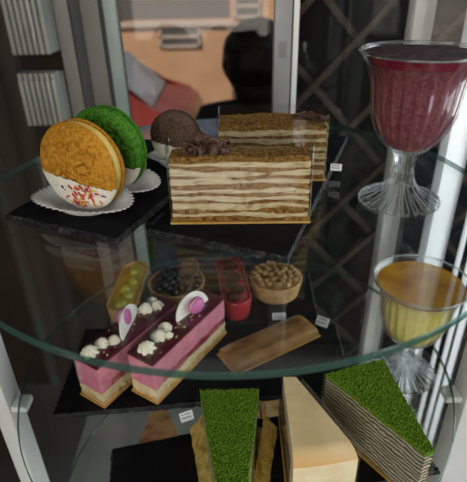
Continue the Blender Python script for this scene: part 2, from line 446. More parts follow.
def sandwich(loc, rotz, label, cm, fill, seed, slope, sprk):
    t = thing('sandwich_cookie', label, 'cookie', loc, rotz, 'sandwich cookies in a row')
    for front in (True, False):
        off = -.0042 if front else .0042
        h = link('cookie_shell', cookie_half(front, seed + (0 if front else 5)), cm, t, loc=(0, off, 0))
        keep = lambda x: .0255 - slope * x + .0018 * nz((x, 0, 0), 160, seed)
        link('white_chocolate_dip', cookie_half(front, seed + (0 if front else 5), .0006, keep), M['white_choc'], h)
        if front and sprk:
            b = bmesh.new(); rng = random.Random(4)
            mats = []
            for k in range(sprk):
                x = rng.gauss(.006, .008); z = rng.uniform(.006, .0225)
                if (x ** 2 + (z - CR) ** 2) > (CR * .95) ** 2 or abs(x) > .024: continue
                q = math.hypot(x, z - CR) / CR
                y = -(.0088 * (1 - q ** 3.2) ** .55 + .0012)
                rot = Euler((rng.uniform(-.3, .3), rng.uniform(0, PI), rng.uniform(-.2, .2)))
                n0 = len(b.faces)
                ball(b, (x, y, z), .0008, 3.4, 1, 1, 1, rot=rot)
                b.faces.ensure_lookup_table()
                mi = rng.choice((0, 0, 0, 1, 1, 2, 3, 4, 5))
                for f in b.faces[n0:]: f.material_index = mi
            s = link('sugar_sprinkles', b, SPRK, h); s['kind'] = 'stuff'
    prof = [(CR * .93, -.0043), (CR * .965, -.002), (CR * .965, .002), (CR * .93, .0043)]
    b = lathe(prof, 72, flute=lambda i, a: 1 + .012 * nz((math.cos(a), math.sin(a), i), 4, seed))
    for v in b.verts: v.co = Vector((v.co.x, v.co.z, v.co.y + CR))
    link('cream_filling', b, fill, t)
    return t

ROT = math.radians(-24)
C1 = Vector((-.106, -.0435)); STEP = Vector((.0105, .036))
CZ = ZA + SL + .0014
sandwich((C1.x, C1.y, CZ), ROT, 'golden yellow sandwich cookie dipped in white chocolate with coloured sprinkles', M['cookie_gold'], M['cream_yellow'], 1.0, .16, 60)
c2 = C1 + STEP
sandwich((c2.x, c2.y, CZ), ROT, 'green sandwich cookie with white dip, behind the golden one', M['cookie_green'], M['cookie_green'], 4.0, .1, 0)
c3 = Vector((-.047, .042))
k3 = sandwich((c3.x, c3.y, CZ), ROT, 'dim chocolate brown sandwich cookie, last in the row of three', M['cookie_brown'], M['cookie_brown'], 8.0, .1, 0)
k3.scale = (.74, .74, .74)

def paper_cup(loc, rotz, label, sc_=1.0):
    bm = bmesh.new(); NS = 168; prof = [(0.35, .0006), (.52, .0006), (.60, .003), (.74, .0065), (.88, .009), (1.0, .0105)]
    rings = []
    for i, (k, z) in enumerate(prof):
        ring = []
        for s in range(NS):
            a = 2 * PI * s / NS
            f = 1 + (.045 * (k - .5) / .5 * math.cos(a * 42) if k > .55 else 0)
            # pressed out flat at the long ends
            zz = z * (1 - .25 * abs(math.cos(a)) ** 3) + (.0004 * math.sin(a * 42) if k > .8 else 0)
            ring.append(bm.verts.new(((.0405 * k * f * math.cos(a)), .027 * k * f * math.sin(a), zz)))
        rings.append(ring)
    for i in range(len(rings) - 1):
        for s in range(NS): bm.faces.new([rings[i][s], rings[i][(s + 1) % NS], rings[i + 1][(s + 1) % NS], rings[i + 1][s]])
    bm.faces.new(rings[0])
    o = link('paper_cup', bm, M['paper'], loc=loc, rotz=rotz)
    md = o.modifiers.new('thick', 'SOLIDIFY'); md.thickness = .00025; md.offset = 1
    o.scale = (sc_, sc_, 1)
    return tag(o, label, 'baking cup', 'fluted paper cups under the cookies')
paper_cup((C1.x - .005, C1.y + .002, ZA + SL - .0002), ROT, 'white fluted paper cup holding the golden cookie')
paper_cup((c2.x, c2.y, ZA + SL - .0002), ROT, 'white fluted paper cup holding the green cookie')
paper_cup((c3.x, c3.y, ZA + SL - .0002), ROT, 'white fluted paper cup holding the brown cookie', .74)

# ------------------------------------------------------------------ honey cakes
def film(pts, z0, z1, parent=None, closed=False, th=.00025, m=None, name='plastic_collar'):
    bm = bmesh.new(); n = len(pts)
    cen = Vector((sum(p[0] for p in pts) / n, sum(p[1] for p in pts) / n))
    rows = []
    for p in pts:
        rows.append((bm.verts.new((p[0], p[1], z0)), bm.verts.new((p[0], p[1], z1))))
    for i in range(n if closed else n - 1):
        a, b = rows[i], rows[(i + 1) % n]
        bm.faces.new([a[0], b[0], b[1], a[1]])
    return link(name, bm, m or M['film'], parent, smooth=False)

def rounded(pts, r, seg=4):
    """round the corners of a closed polygon"""
    out = []; n = len(pts)
    for i in range(n):
        p = Vector(pts[i]); a = (Vector(pts[i - 1]) - p).normalized(); b = (Vector(pts[(i + 1) % n]) - p).normalized()
        for k in range(seg + 1):
            t = k / seg
            out.append(tuple((p + a * r * (1 - t) ** 2 + b * r * t ** 2)))
    return out

def curls(seed, spots, n, z0, mat_, size=1.0):
    b = bmesh.new(); rng = random.Random(seed)
    for k in range(n):
        cx, cy, sx, sy, hh = spots
        c = Vector((cx + rng.uniform(-sx, sx), cy + rng.uniform(-sy, sy), z0))
        fall = 1 - abs(c.x - cx) / sx * .6
        c.z += rng.uniform(0, hh) * fall
        L = rng.uniform(.005, .011) * size; Wd = rng.uniform(.0025, .005) * size; R = rng.uniform(.0025, .005) * size
        rot = Euler((rng.uniform(-1, 1), rng.uniform(-.7, .7), rng.uniform(0, 2 * PI)))
        def fn(u, v, w):
            a = (u - .5) * L / R * 1.3; rr = R + (w - .5) * .0007
            p = Vector((math.sin(a) * rr, (v - .5) * Wd * (1 - .4 * abs(u - .5)), math.cos(a) * rr - R))
            p.rotate(rot); return p + c
        gridbox(8, 3, 1, fn, b)
    return b

def honey_cake(loc, rotz, L, D, H, nl, label, seed, flakes):
    t = thing('honey_cake_slice', label, 'cake', loc, rotz, 'honey cake slices on the upper slate')
    # gold card
    b = box(-L / 2 - .002, L / 2 + .002, -.002, D + .003, 0.0002, .0016)
    link('gold_card', b, M['gold_card'], t, smooth=False)
    z = .0018; tot = H
    ns, nc = nl, nl - 1
    hs = tot * .50 / ns; hc = tot * .50 / nc
    def wob(x, y, k): return .0020 * nz((x, y * .4, k * .23), 42, seed) + .0008 * nz((x, y, k), 160, seed)
    def edge(p, k, amp):
        return amp * (noise.fractal(Vector((p.x * 240 + seed, p.y * 240, p.z * 240 + k)), 1.0, 2.0, 4))
    edges = []
    for k in range(ns):
        edges.append((z, 's')); z += hs * (1.15 if k == ns - 1 else 1)
        if k < nc: edges.append((z, 'c')); z += hc * (.9 + .25 * nz((k, 0, 0), 1.3, seed))
    edges.append((z, 'end'))
    kk = .94 * tot / (z - .0018)
    for i in range(len(edges) - 1):
        z0, ty = edges[i]; z1 = edges[i + 1][0]
        z0 = .0018 + (z0 - .0018) * kk; z1 = .0018 + (z1 - .0018) * kk
        amp = .0010 if ty == 's' else .0005
        inset = .0003 if ty == 's' else .0000
        def fn(u, v, w):
            x = -L / 2 + inset + u * (L - 2 * inset); y = inset + v * (D - 2 * inset)
            za = z0 + (wob(x, y, i) if i > 0 else 0); zb = z1 + (wob(x, y, i + 1))
            p = Vector((x, y, za + (zb - za) * w))
            e = edge(p, i, amp)
            if v == 0: p.y -= e
            elif v == 1: p.y += e
            if u == 0: p.x -= e
            elif u == 1: p.x += e
            if i == len(edges) - 2 and w == 1: p.z += abs(edge(p, 3, .0011))
            return p
        top = i == len(edges) - 2
        bm = gridbox(130 if ty == 's' else 90, 34, 5, fn)
        link('sponge_layer' if ty == 's' else 'cream_layer', bm, M['crumb'] if top else (M['sponge'] if ty == 's' else M['honey_cream']), t)
    for (cx, cy, sx, sy, hh, n, sz) in flakes:
        link('chocolate_curls', curls(seed, (cx, cy, sx, sy, hh), n, .0018 + tot * .95, M['choc_curl'], sz), M['choc_curl'], t)
    return t

H1 = honey_cake((.006, -.0725, ZA + SL), math.radians(-1.5), .093, .018, .0490, 8, 'layered honey cake slice in front, with its broad cream-striped side showing', 2.0,
                [(-.022, .0115, .0135, .006, .0125, 60, 1.15)])
film(rounded([(-.0483, -.0016), (.0483, -.0016), (.0483, .0195), (-.0483, .0195)], .002), .002, .0560, H1, closed=True)
H2 = honey_cake((.0335, .001, ZA + SL), math.radians(-2), .085, .034, .0470, 7, 'second honey cake slice half hidden behind the first, by its crumb top', 5.0,
                [(.030, .018, .010, .007, .005, 26, 1.1)])
film(rounded([(-.044, -.0016), (.044, -.0016), (.044, .0365), (-.044, .0365)], .002), .002, .0535, H2, closed=True)

def price_tag(loc, rotz, tilt, w, h, label, lines=2):
    t = thing('price_tag', label, 'price tag', loc, rotz, 'small price tags at the slates')
    b = box(-w / 2, w / 2, 0, .0008, 0, h)
    a = link('card', b, M['tagpaper'], t, smooth=False); a.rotation_euler = (tilt, 0, 0)
    b = bmesh.new(); rng = random.Random(int(abs(loc[0]) * 1e4))
    for r in range(lines):
        x = -w * .38; zz = h * (.68 - .36 * r)
        while x < w * .32:
            ww = rng.uniform(.0004, .0011)
            box(x, x + ww, -.00012, .00002, zz, zz + h * .16, b); x += ww + .0005
    k = link('print', b, M['ink'], a, smooth=False)
    return t
price_tag((.0905, .020, ZA + SL), math.radians(-14), -.25, .0095, .0058, 'tiny white price tag at the right edge of the honey cake slate')
price_tag((.050, .0535, ZB + SL), 0, -.35, .0150, .0080, 'small white price tag in front of the nut tart')
price_tag((.0945, .0415, ZB + SL), math.radians(-32), -.9, .0140, .0105, 'small bluish white price tag at the far end of the caramel bar')
price_tag((-.043, -.0775, ZB + .0002), math.radians(22), -.9, .0120, .0080, 'small white price tag behind the back corner of the matcha wedge')

# ------------------------------------------------------------------ goblets
def goblet(loc, label, drink):
    t = thing('dessert_glass', label, 'glass', loc, 0.2, 'fluted footed dessert glasses')
    NF = 24
    prof_o = [(.0300, 0), (.0306, .0012), (.0300, .0026), (.0262, .0045), (.0208, .0070), (.0148, .0104), (.0104, .0150), (.0084, .0200), (.0074, .0260), (.0073, .0320), (.0082, .0365),
              (.0120, .0405), (.0165, .0440), (.0205, .0485), (.0245, .0545), (.0275, .0615), (.0298, .0700), (.0308, .0775), (.0315, .0850), (.0325, .0920), (.0345, .0985), (.0375, .1038), (.0398, .1072), (.0412, .1092)]
    def fl(i, a):
        r, z = prof_o[i]
        if z < .002: return 1
        if z < .0160: return 1 + .018 * math.cos(a * NF)
        if z < .034: return 1 + .02 * math.cos(a * 12)
        k = min(1, (z - .034) / .012) * (1 if z < .094 else max(0, (.1080 - z) / .014))
        return 1 - .045 * k * abs(math.sin(a * NF / 2)) + .02 * k
    nb = 9
    # foot, stem and the solid bottom of the bowl
    pf = prof_o[:nb + 3] + [(.0130, .0435), (.0001, .0415)]
    def ffl(i, a): return fl(i, a) if i < nb + 3 else 1
    bm = lathe(pf, 240, ffl)
    link('foot', bm, M['goblet_thick'], t)
    # bowl wall
    pin = [(r - .0013, z) for r, z in prof_o[nb + 2:]]
    po = prof_o[nb + 2:]
    pr = po + [(po[-1][0] - .0006, po[-1][1] + .0006)] + pin[::-1]
    n_o = len(po)
    bm = lathe(pr, 240, lambda i, a: fl(i + nb + 2, a) if i < n_o else 1, cap=False)
    link('bowl', bm, M['goblet_thin'], t)
    # rolled rim
    rr, rz, rt = .0408, .1096, .0011
    pt = [(rr + rt * math.cos(2 * PI * k / 10), rz + rt * math.sin(2 * PI * k / 10)) for k in range(11)]
    link('rim', lathe(pt, 120, cap=False), M['goblet_thick'], t)
    def fill(name, z0, z1, mats, parent, top_index=None, off=.0016):
        pp = [(r - off, z) for r, z in prof_o[nb + 2:] if z0 < z < z1]
        def rad(z):
            for (r0, a), (r1, b) in zip(prof_o[nb:], prof_o[nb + 1:]):
                if a <= z <= b: return r0 + (r1 - r0) * (z - a) / (b - a)
        pp = [(.0001, z0), (rad(z0) - off, z0 + .00005)] + pp + [(rad(z1) - off, z1), (rad(z1) * .8, z1 - .0003), (.0001, z1 - .0003)]
        n = len(pp)
        bm = lathe(pp, 144, lambda i, a: 1 - .04 * abs(math.sin(a * NF / 2)) if 1 < i < n - 3 and pp[i][1] < .094 else 1,
                   mi=(lambda i: 1 if i >= n - 3 else 0) if len(mats) > 1 else None, cap=False)
        return link(name, bm, mats, parent)
    if drink == 'berry':
        fill('smoothie', .0440, .1020, [M['smoothie']], t)
        fill('syrup', .1022, .1080, [M['syrup_red'], M['syrup_top']], t)
    else:
        fill('custard', .0440, .1000, [M['custard_drink']], t)
        fill('jelly', .1002, .1052, [M['amber']], t)
    return t
goblet((.130, -.030, ZA), 'fluted footed dessert glass filled with dark purple berry smoothie', 'berry')
goblet((.1645, -.0235, ZB), 'fluted footed dessert glass of yellow custard with amber jelly on top', 'custard')

# ------------------------------------------------------------------ mousse slices
def rosette(bm, c, r, h, lobes=7, tw=.5):
    prof = [(1.0, 0), (1.05, .18), (.98, .36), (.78, .52), (.72, .6), (.55, .78), (.3, .92), (.06, 1.04)]
    seg = 56; rings = []
    for i, (k, z) in enumerate(prof):
        ring = []
        for s in range(seg):
            a = 2 * PI * s / seg
            f = 1 + .2 * (1 - z * .3) * math.cos(lobes * (a + tw * z))
            ring.append(bm.verts.new((c[0] + r * k * f * math.cos(a), c[1] + r * k * f * math.sin(a), c[2] + h * z)))
        rings.append(ring)
    for i in range(len(rings) - 1):
        for s in range(seg): bm.faces.new([rings[i][s], rings[i][(s + 1) % seg], rings[i + 1][(s + 1) % seg], rings[i + 1][s]])
    bm.faces.new(rings[-1]); bm.faces.new(rings[0])

def mousse(loc, rotz, L, W, label, seed, plaque_x, plaque_rot, dolls, mac_side):
    """length along +x from 0, width along y centred"""
    t = thing('mousse_slice', label, 'cake', loc, rotz, 'pink mousse slices')
    link('gold_card', box(-.0016, L + .002, -W / 2 - .0014, W / 2 + .0016, .0002, .0014), M['gold_card'], t, smooth=False)
    def layer(name, z0, z1, m, amp=.0005, wz=.0005, ins=0, nx=70):
        def fn(u, v, w):
            x, y = ins + u * (L - 2 * ins), -W / 2 + ins + v * (W - 2 * ins)
            za = z0 + (wz * nz((x, y, z0), 90, seed) if z0 > .003 else 0)
            zb = z1 + (wz * nz((x, y, z1), 90, seed) if z1 < .048 else 0)
            p = Vector((x, y, za + (zb - za) * w))
            e = amp * noise.fractal(Vector((p.x * 200 + seed, p.y * 200, p.z * 200)), 1.0, 2.0, 3)
            if v == 0: p.y -= e
            elif v == 1: p.y += e
            if u == 0: p.x -= e
            elif u == 1: p.x += e
            return p
        return link(name, gridbox(nx, 18, 5, fn), m, t)
    layer('biscuit_base', .0015, .0062, M['biscuit'], .0012)
    layer('sponge_layer', .0062, .0160, M['vanilla'], .0008, .0012)
    # cherry layer inside shows on the long sides only
    def fn(u, v, w):
        x = .012 + u * (L - .0125); y = -W / 2 + v * W
        za = .0160 + .0012 * nz((x, y, .016), 90, seed); zb = .0235 + .0016 * nz((x, y, .03), 110, seed)
        return Vector((x, y, za + (zb - za) * w))
    link('cherry_layer', gridbox(70, 10, 3, fn), M['cherry'], t)
    def fn2(u, v, w):
        x = u * L; y = -W / 2 + v * W
        if x < .012: za = .0160 + .0012 * nz((x, y, .016), 90, seed)
        else: za = .0235 + .0016 * nz((x, y, .03), 110, seed)
        return Vector((x, y, za + (.0455 - za) * w))
    link('mousse_layer', gridbox(90, 10, 4, fn2), M['pink'], t)
    def fn3(u, v, w):
        x = -.0004 + u * (L + .0008); y = (-W / 2 - .0004) + v * (W + .0008)
        return Vector((x, y, .0455 + (.0482 - .0455) * w))
    b = gridbox(10, 6, 1, fn3)
    link('cherry_glaze', b, M['glaze'], t)
    Z = .0481
    for k, (x, y, r) in enumerate(dolls):
        b = bmesh.new(); rosette(b, (x, y, Z - .0004), r, r * 1.25, 7, .6 + k)
        link('cream_rosette', b, M['cream_white'], t)
    # chocolate crumbs
    b = bmesh.new(); rng = random.Random(int(seed * 10))
    for k in range(18):
        x = rng.uniform(.012, .075)
        ball(b, (x, rng.uniform(-W * .4, W * .4), Z + .0004), rng.uniform(.0006, .0013), 1, 1, .8, 1, .3)
    cr = link('chocolate_crumbs', b, M['biscuit'], t); cr['kind'] = 'stuff'
    # half-round white chocolate plaque standing up
    b = bmesh.new(); R = .0215
    def fnp(u, v, w):
        a = PI * u; rr = R * (.02 + .98 * v)
        return Vector((rr * math.cos(a) * 1.05, (w - .5) * .0016, rr * math.sin(a) * .92))
    gridbox(28, 6, 1, fnp, b)
    for v in b.verts: v.co.z -= .0008
    pl = link('white_plaque', b, M['plaque'], t)
    pl.location = (plaque_x, 0, Z); pl.rotation_euler = (math.radians(-14), 0, plaque_rot)
    # small macaron leaning on it
    mc = bpy.data.objects.new('macaron', None); COL.objects.link(mc); mc.parent = t
    mr = .0092
    c = Vector((plaque_x, 0, Z)); off = Vector((0, mac_side * .0052, 0)); off.rotate(Euler((0, 0, plaque_rot)))
    mc.location = c + off + Vector((0, 0, mr)); mc.rotation_euler = (PI / 2 - math.radians(12) * mac_side, 0, plaque_rot)
    for s in (1, -1):
        pp = [(.0001, .0008), (mr * .97, .0008), (mr, .0014), (mr * .97, .0024), (mr * .8, .0042), (mr * .45, .0052), (.0001, .0055)]
        bm = lathe([(r, z * s) for r, z in pp], 40, cap=False)
        link('macaron_shell', bm, M['macaron'], mc)
    link('macaron_filling', lathe([(.0001, -.0008), (mr * .93, -.0008), (mr * .93, .0008), (.0001, .0008)], 40, cap=False), M['pink_pale'], mc)
    film(rounded([(-.0012, -W / 2 - .0012), (L + .001, -W / 2 - .0012), (L + .001, W / 2 + .0012), (-.0012, W / 2 + .0012)], .0015), .0018, .0485, t, closed=True)
    return t
A57 = math.radians(57)
mousse((-.0835, -.0535, ZB + SL), A57, .112, .029, 'pink mousse slice with purple macaron on top, nearer the caramel bar', 1.0, .078, math.radians(-6), [(.012, .002, .0072), (.030, .003, .0068), (.042, .006, .0062), (.036, -.003, .004)], -1)
mousse((-.131, -.0565, ZB + SL), A57, .108, .029, 'outer pink mousse slice with macaron, beside the white shelf post', 3.0, .058, math.radians(24), [(.010, .004, .0070), (.024, .003, .0062), (.033, -.003, .0055), (.083, .003, .0068), (.093, -.003, .006), (.097, .006, .0045)], 1)

# caramel bar
def caramel():
    L, W, H = .103, .034, .011
    t = thing('caramel_bar', 'flat caramel brown glazed bar lying beside the mousse slices', 'pastry', (.0365, .0122, ZB + SL), math.radians(31))
    link('gold_card', box(-L / 2 - .002, L / 2 + .002, -W / 2 - .001, W / 2 + .001, .0002, .0012), M['gold_card'], t, smooth=False)
    def fn(u, v, w):
        x = (u - .5) * L; y = (v - .5) * W
        q = max(abs(u - .5) * 2, 0); qq = abs(v - .5) * 2
        h = H * (1 - .25 * qq ** 4) * (1 - .2 * q ** 10)
        k = 1 - .06 * w * w
        return Vector((x * (1 - .012 * w), y * k, .0013 + h * w + (.0004 * nz((x, y, 0), 80, 2) if w == 1 else 0)))
    link('glazed_cake', gridbox(50, 20, 5, fn), M['caramel'], t)
    return t
caramel()

# ------------------------------------------------------------------ tarts
def stadium(L, W, n=20):
    r = W / 2; out = []
    for k in range(n + 1):
        a = -PI / 2 + PI * k / n; out.append((L / 2 - r + r * math.cos(a), r * math.sin(a)))
    for k in range(n + 1):
        a = PI / 2 + PI * k / n; out.append((-L / 2 + r + r * math.cos(a), r * math.sin(a)))
    return out

def loft(sections, bm=None, mi=None):
    """sections: list of (outline points, z)"""
    bm = bm or bmesh.new(); rings = []
    for pts, z in sections: rings.append([bm.verts.new((p[0], p[1], z)) for p in pts])
    n = len(rings[0])
    for i in range(len(rings) - 1):
        for s in range(n): bm.faces.new([rings[i][s], rings[i][(s + 1) % n], rings[i + 1][(s + 1) % n], rings[i + 1][s]])
    bm.faces.new(rings[0]); bm.faces.new(rings[-1])
    return bm

def boat(name, loc, rotz, label, L, W, H, shell_m, fill_m):
    t = thing(name, label, 'tart', loc, rotz, 'fruit and nut tarts on the back slate')
    S = lambda d: stadium(L - 2 * d, W - 2 * d)
    link('tart_shell', loft([(S(.0025), .0002), (S(.0012), .006), (S(0), H), (S(.0004), H + .0008), (S(.0024), H + .0008), (S(.003), H - .003), (S(.004), .004)]), shell_m, t)
    link('filling', loft([(S(.0041), .0042), (S(.0031), H - .0036), (S(.0031), H - .0015), (S(.006), H - .0004), (S(.012), H + .0004)]), fill_m, t)
    return t
g = boat('grape_tart', (-.1235, .101, ZB + SL), math.radians(87), 'long oval tart with yellow custard and halved green grapes', .104, .034, .019, M['shell'], M['custard'])
for x, y in ((-.036, .001), (-.021, -.003), (-.008, .003), (.006, -.002), (.028, .001)):
    b = bmesh.new(); ball(b, (x, y, .0195), .0068, 1.1, .95, .62, 3)
    link('halved_grape', b, M['grape'], g)
g = boat('berry_tart', (-.001, .1005, ZB + SL), math.radians(97), 'long red glazed oval tart topped with dark berries', .100, .034, .024, M['red_glaze'], M['red_glaze'])
rng = random.Random(3)
for k in range(7):
    x = -.037 + k * .0123; b = bmesh.new()
    cy = (-1) ** k * .0028
    for q in range(46):
        a = 2.399 * q; zz = 1 - (q + .5) / 46 * 1.2; rr = math.sqrt(max(0, 1 - zz * zz))
        ball(b, (x + .0058 * rr * math.cos(a), cy + .0062 * rr * math.sin(a), .0255 + .0052 * zz), .0017, sub=1)
    ball(b, (x, cy, .0255), .0056, sub=2)
    link('blackberry', b, M['blackberry'], g)

def round_tart(name, loc, label, R, H, cat='tart'):
    t = thing(name, label, cat, loc, 0, 'fruit and nut tarts on the back slate')
    bm = lathe([(.0001, .0002), (R * .86, .0002), (R * .93, H * .5), (R, H), (R - .001, H + .001), (R - .0028, H + .0006), (R - .0034, H - .003), (.0001, H - .004)], 72,
               flute=lambda i, a: 1 + .006 * nz((math.cos(a), math.sin(a), i * .3), 5, R * 999), cap=False)
    link('tart_shell', bm, M['shell'], t)
    return t
bt = round_tart('blueberry_tart', (-.0675, .1035, ZB + SL), 'round tart shell heaped with dark blueberries', .0335, .021)
rng = random.Random(12)
pos = []
for k in range(900):
    a, r = rng.uniform(0, 2 * PI), .0265 * math.sqrt(rng.random())
    p = (r * math.cos(a), r * math.sin(a))
    if all((p[0] - q[0]) ** 2 + (p[1] - q[1]) ** 2 > .0079 ** 2 for q in pos): pos.append(p)
for (x, y) in pos:
    b = bmesh.new(); rr = rng.uniform(.0042, .0051)
    z = .0215 + .004 * (1 - (math.hypot(x, y) / .027) ** 2)
    bm = b
    prof = [(.0001, -rr), (rr * .6, -rr * .8), (rr * .95, -rr * .25), (rr, .1 * rr), (rr * .85, .55 * rr), (rr * .5, .86 * rr), (rr * .34, .92 * rr), (rr * .26, .8 * rr), (.0001, .74 * rr)]
    lathe(prof, 16, bm=b, cap=False)
    rot = Euler((rng.uniform(-.6, .6), rng.uniform(-.6, .6), 0))
    for v in b.verts: v.co.rotate(rot); v.co += Vector((x, y, z))
    link('blueberry', b, M['blueberry'], bt)
b = bmesh.new()
def fnd(u, v, w):
    a = 2 * PI * u; return Vector((0, 0, 0))
bm = lathe([(.0001, -.0022), (.0105, -.0022), (.0118, 0), (.0105, .0022), (.0001, .0022)], 40, cap=False)
d = link('chocolate_disc', bm, M['cookie_brown'], bt); d.location = (.016, .010, .0335); d.rotation_euler = (math.radians(55), 0, math.radians(-12))
nt_ = round_tart('nut_tart', (.0505, .1085, ZB + SL), 'round tart shell topped with toasted nuts', .0315, .021)
link('caramel_filling', lathe([(.0001, .0175), (.0278, .0178), (.0275, .0205), (.018, .0225), (.0001, .0235)], 48, cap=False), M['caramel'], nt_)
rng = random.Random(21); pos = []
for k in range(900):
    a, r = rng.uniform(0, 2 * PI), .026 * math.sqrt(rng.random())
    p = (r * math.cos(a), r * math.sin(a))
    if all((p[0] - q[0]) ** 2 + (p[1] - q[1]) ** 2 > .0068 ** 2 for q in pos): pos.append(p)
for (x, y) in pos:
    b = bmesh.new(); z = .0235 + .003 * (1 - (math.hypot(x, y) / .027) ** 2)
    ball(b, (x, y, z), .0042, rng.uniform(.8, 1.3), rng.uniform(.6, .95), rng.uniform(.7, 1.0), 2, .5, 400, rot=Euler((rng.uniform(-.5, .5), rng.uniform(-.5, .5), rng.uniform(0, 3))))
    link('nut_piece', b, M['nut'], nt_)

# ------------------------------------------------------------------ wedge slices
def wedge(p_wide, p_tip, z0, z1, nx=40, ny=60, nz_=6, amp=.0005, seed=1.0, topamp=0.0, taper=0, mi=None):
    """p_wide: (left,right) of the wide end, p_tip: (left,right) of the tip end"""
    a, b = [Vector(p) for p in p_wide]; c, d = [Vector(p) for p in p_tip]
    cen = (a + b + c + d) / 4
    def fn(u, v, w):
        p2 = a.lerp(b, u).lerp(c.lerp(d, u), v)
        p2 = cen + (p2 - cen) * (1 - taper * w)
        p = Vector((p2.x, p2.y, z0 + (z1 - z0) * w))
        e = amp * noise.fractal(Vector((p.x * 260 + seed, p.y * 260, p.z * 260)), 1.0, 2.0, 3)
        if u in (0, 1) or v in (0, 1):
            q = (p2 - cen).normalized(); p.x += q.x * e; p.y += q.y * e
        if w == 1 and topamp:
            p.z += topamp * (noise.fractal(Vector((p.x * 850, p.y * 850, seed)), 1.0, 2.0, 3) + .3)
        return p
    return gridbox(nx, ny, nz_, fn, mi=mi)

def bands_mat(name, cols, freq, wob=.6, rough=.6):
    m, nt, out = new_mat(name)
    p = nt.nodes.new('ShaderNodeBsdfPrincipled'); lk(nt, p.outputs[0], out.inputs[0]); p.inputs['Roughness'].default_value = rough
    tc = nt.nodes.new('ShaderNodeTexCoord'); n = nt.nodes.new('ShaderNodeTexNoise'); n.inputs['Scale'].default_value = 55; n.inputs['Detail'].default_value = 5
    lk(nt, tc.outputs['Object'], n.inputs['Vector'])
    s = nt.nodes.new('ShaderNodeSeparateXYZ'); lk(nt, tc.outputs['Object'], s.inputs[0])
    a = nt.nodes.new('ShaderNodeMath'); a.operation = 'MULTIPLY'; a.inputs[1].default_value = freq; lk(nt, s.outputs['Z'], a.inputs[0])
    b = nt.nodes.new('ShaderNodeMath'); b.operation = 'MULTIPLY_ADD'; b.inputs[1].default_value = wob * 6; lk(nt, n.outputs['Fac'], b.inputs[0]); lk(nt, a.outputs[0], b.inputs[2])
    si = nt.nodes.new('ShaderNodeMath'); si.operation = 'SINE'; lk(nt, b.outputs[0], si.inputs[0])
    r = nt.nodes.new('ShaderNodeValToRGB'); mr = nt.nodes.new('ShaderNodeMapRange'); mr.inputs[1].default_value = -1
    lk(nt, si.outputs[0], mr.inputs[0]); lk(nt, mr.outputs[0], r.inputs[0])
    e = r.color_ramp.elements
    for i, c in enumerate(cols):
        q = i / (len(cols) - 1)
        el = e[i] if i < 2 else e.new(q)
        el.position = q; el.color = (*c, 1)
    lk(nt, r.outputs[0], p.inputs['Base Color'])
    bp = nt.nodes.new('ShaderNodeBump'); bp.inputs['Strength'].default_value = .5; bp.inputs['Distance'].default_value = .001
    lk(nt, si.outputs[0], bp.inputs['Height']); lk(nt, bp.outputs[0], p.inputs['Normal'])
    return m
M['crepe'] = bands_mat('crepe_layers', [(.055, .045, .022), (.20, .17, .10), (.46, .43, .33)], 1700, 2.4)
M['matcha_side'] = bands_mat('matcha_layers', [(.10, .12, .04), (.22, .24, .10), (.55, .52, .36)], 2200)

def matcha_wedge():
    org = Vector((-.005, -.135))
    t = thing('matcha_cake_slice', 'pointed matcha cake slice on gold card, its green top facing us', 'cake', (org.x, org.y, ZB + SL))
    W = [(-.0285 - org.x, -.094 - org.y), (.0185 - org.x, -.094 - org.y)]; T = [(-.0125 - org.x, -.183 - org.y), (.0060 - org.x, -.183 - org.y)]
    W2 = [(-.0395 - org.x, -.0915 - org.y), (.0345 - org.x, -.0915 - org.y)]; T2 = [(-.021 - org.x, -.1805 - org.y), (.0165 - org.x, -.1805 - org.y)]
    link('gold_card', wedge(W2, T2, .0002, .0016, 6, 6, 1, 0), M['gold_foil'], t, smooth=False)
    link('layered_cake', wedge(W, T, .0018, .0465, 40, 60, 10, .0006, 2), M['matcha_side'], t)
    Wt = [(W[0][0] - .0003, W[0][1] + .0003), (W[1][0] + .0003, W[1][1] + .0003)]
    link('matcha_topping', wedge(Wt, T, .0465, .0500, 110, 200, 3, .0012, 3, .0012), M['matcha'], t)
    film([W[1], W[0], T[0]], .002, .0535, t, m=M['film'])
    film([(W[1][0] + .0015, W[1][1]), (T[1][0] + .0015, T[1][1])], .002, .0500, t, m=M['film'])
    # fold-up foil flaps of the card on both sides
    for (p, q, s) in ((W2[0], T2[0], -1), (W2[1], T2[1], 1)):
        b = bmesh.new()
        def fn(u, v, w):
            x = p[0] + (q[0] - p[0]) * u; y = p[1] + (q[1] - p[1]) * u
            return Vector((x - s * .0135 * v * (1 - .2 * v) + s * w * .0004 + s * .001 * nz((x, y, v), 150, 2), y, .0017 + v * .017 * (1 - .5 * u) + .0006 * nz((x, y, v), 200, 4)))
        gridbox(30, 8, 1, fn, b); link('foil_flap', b, M['gold_foil'], t)
    return t
matcha_wedge()

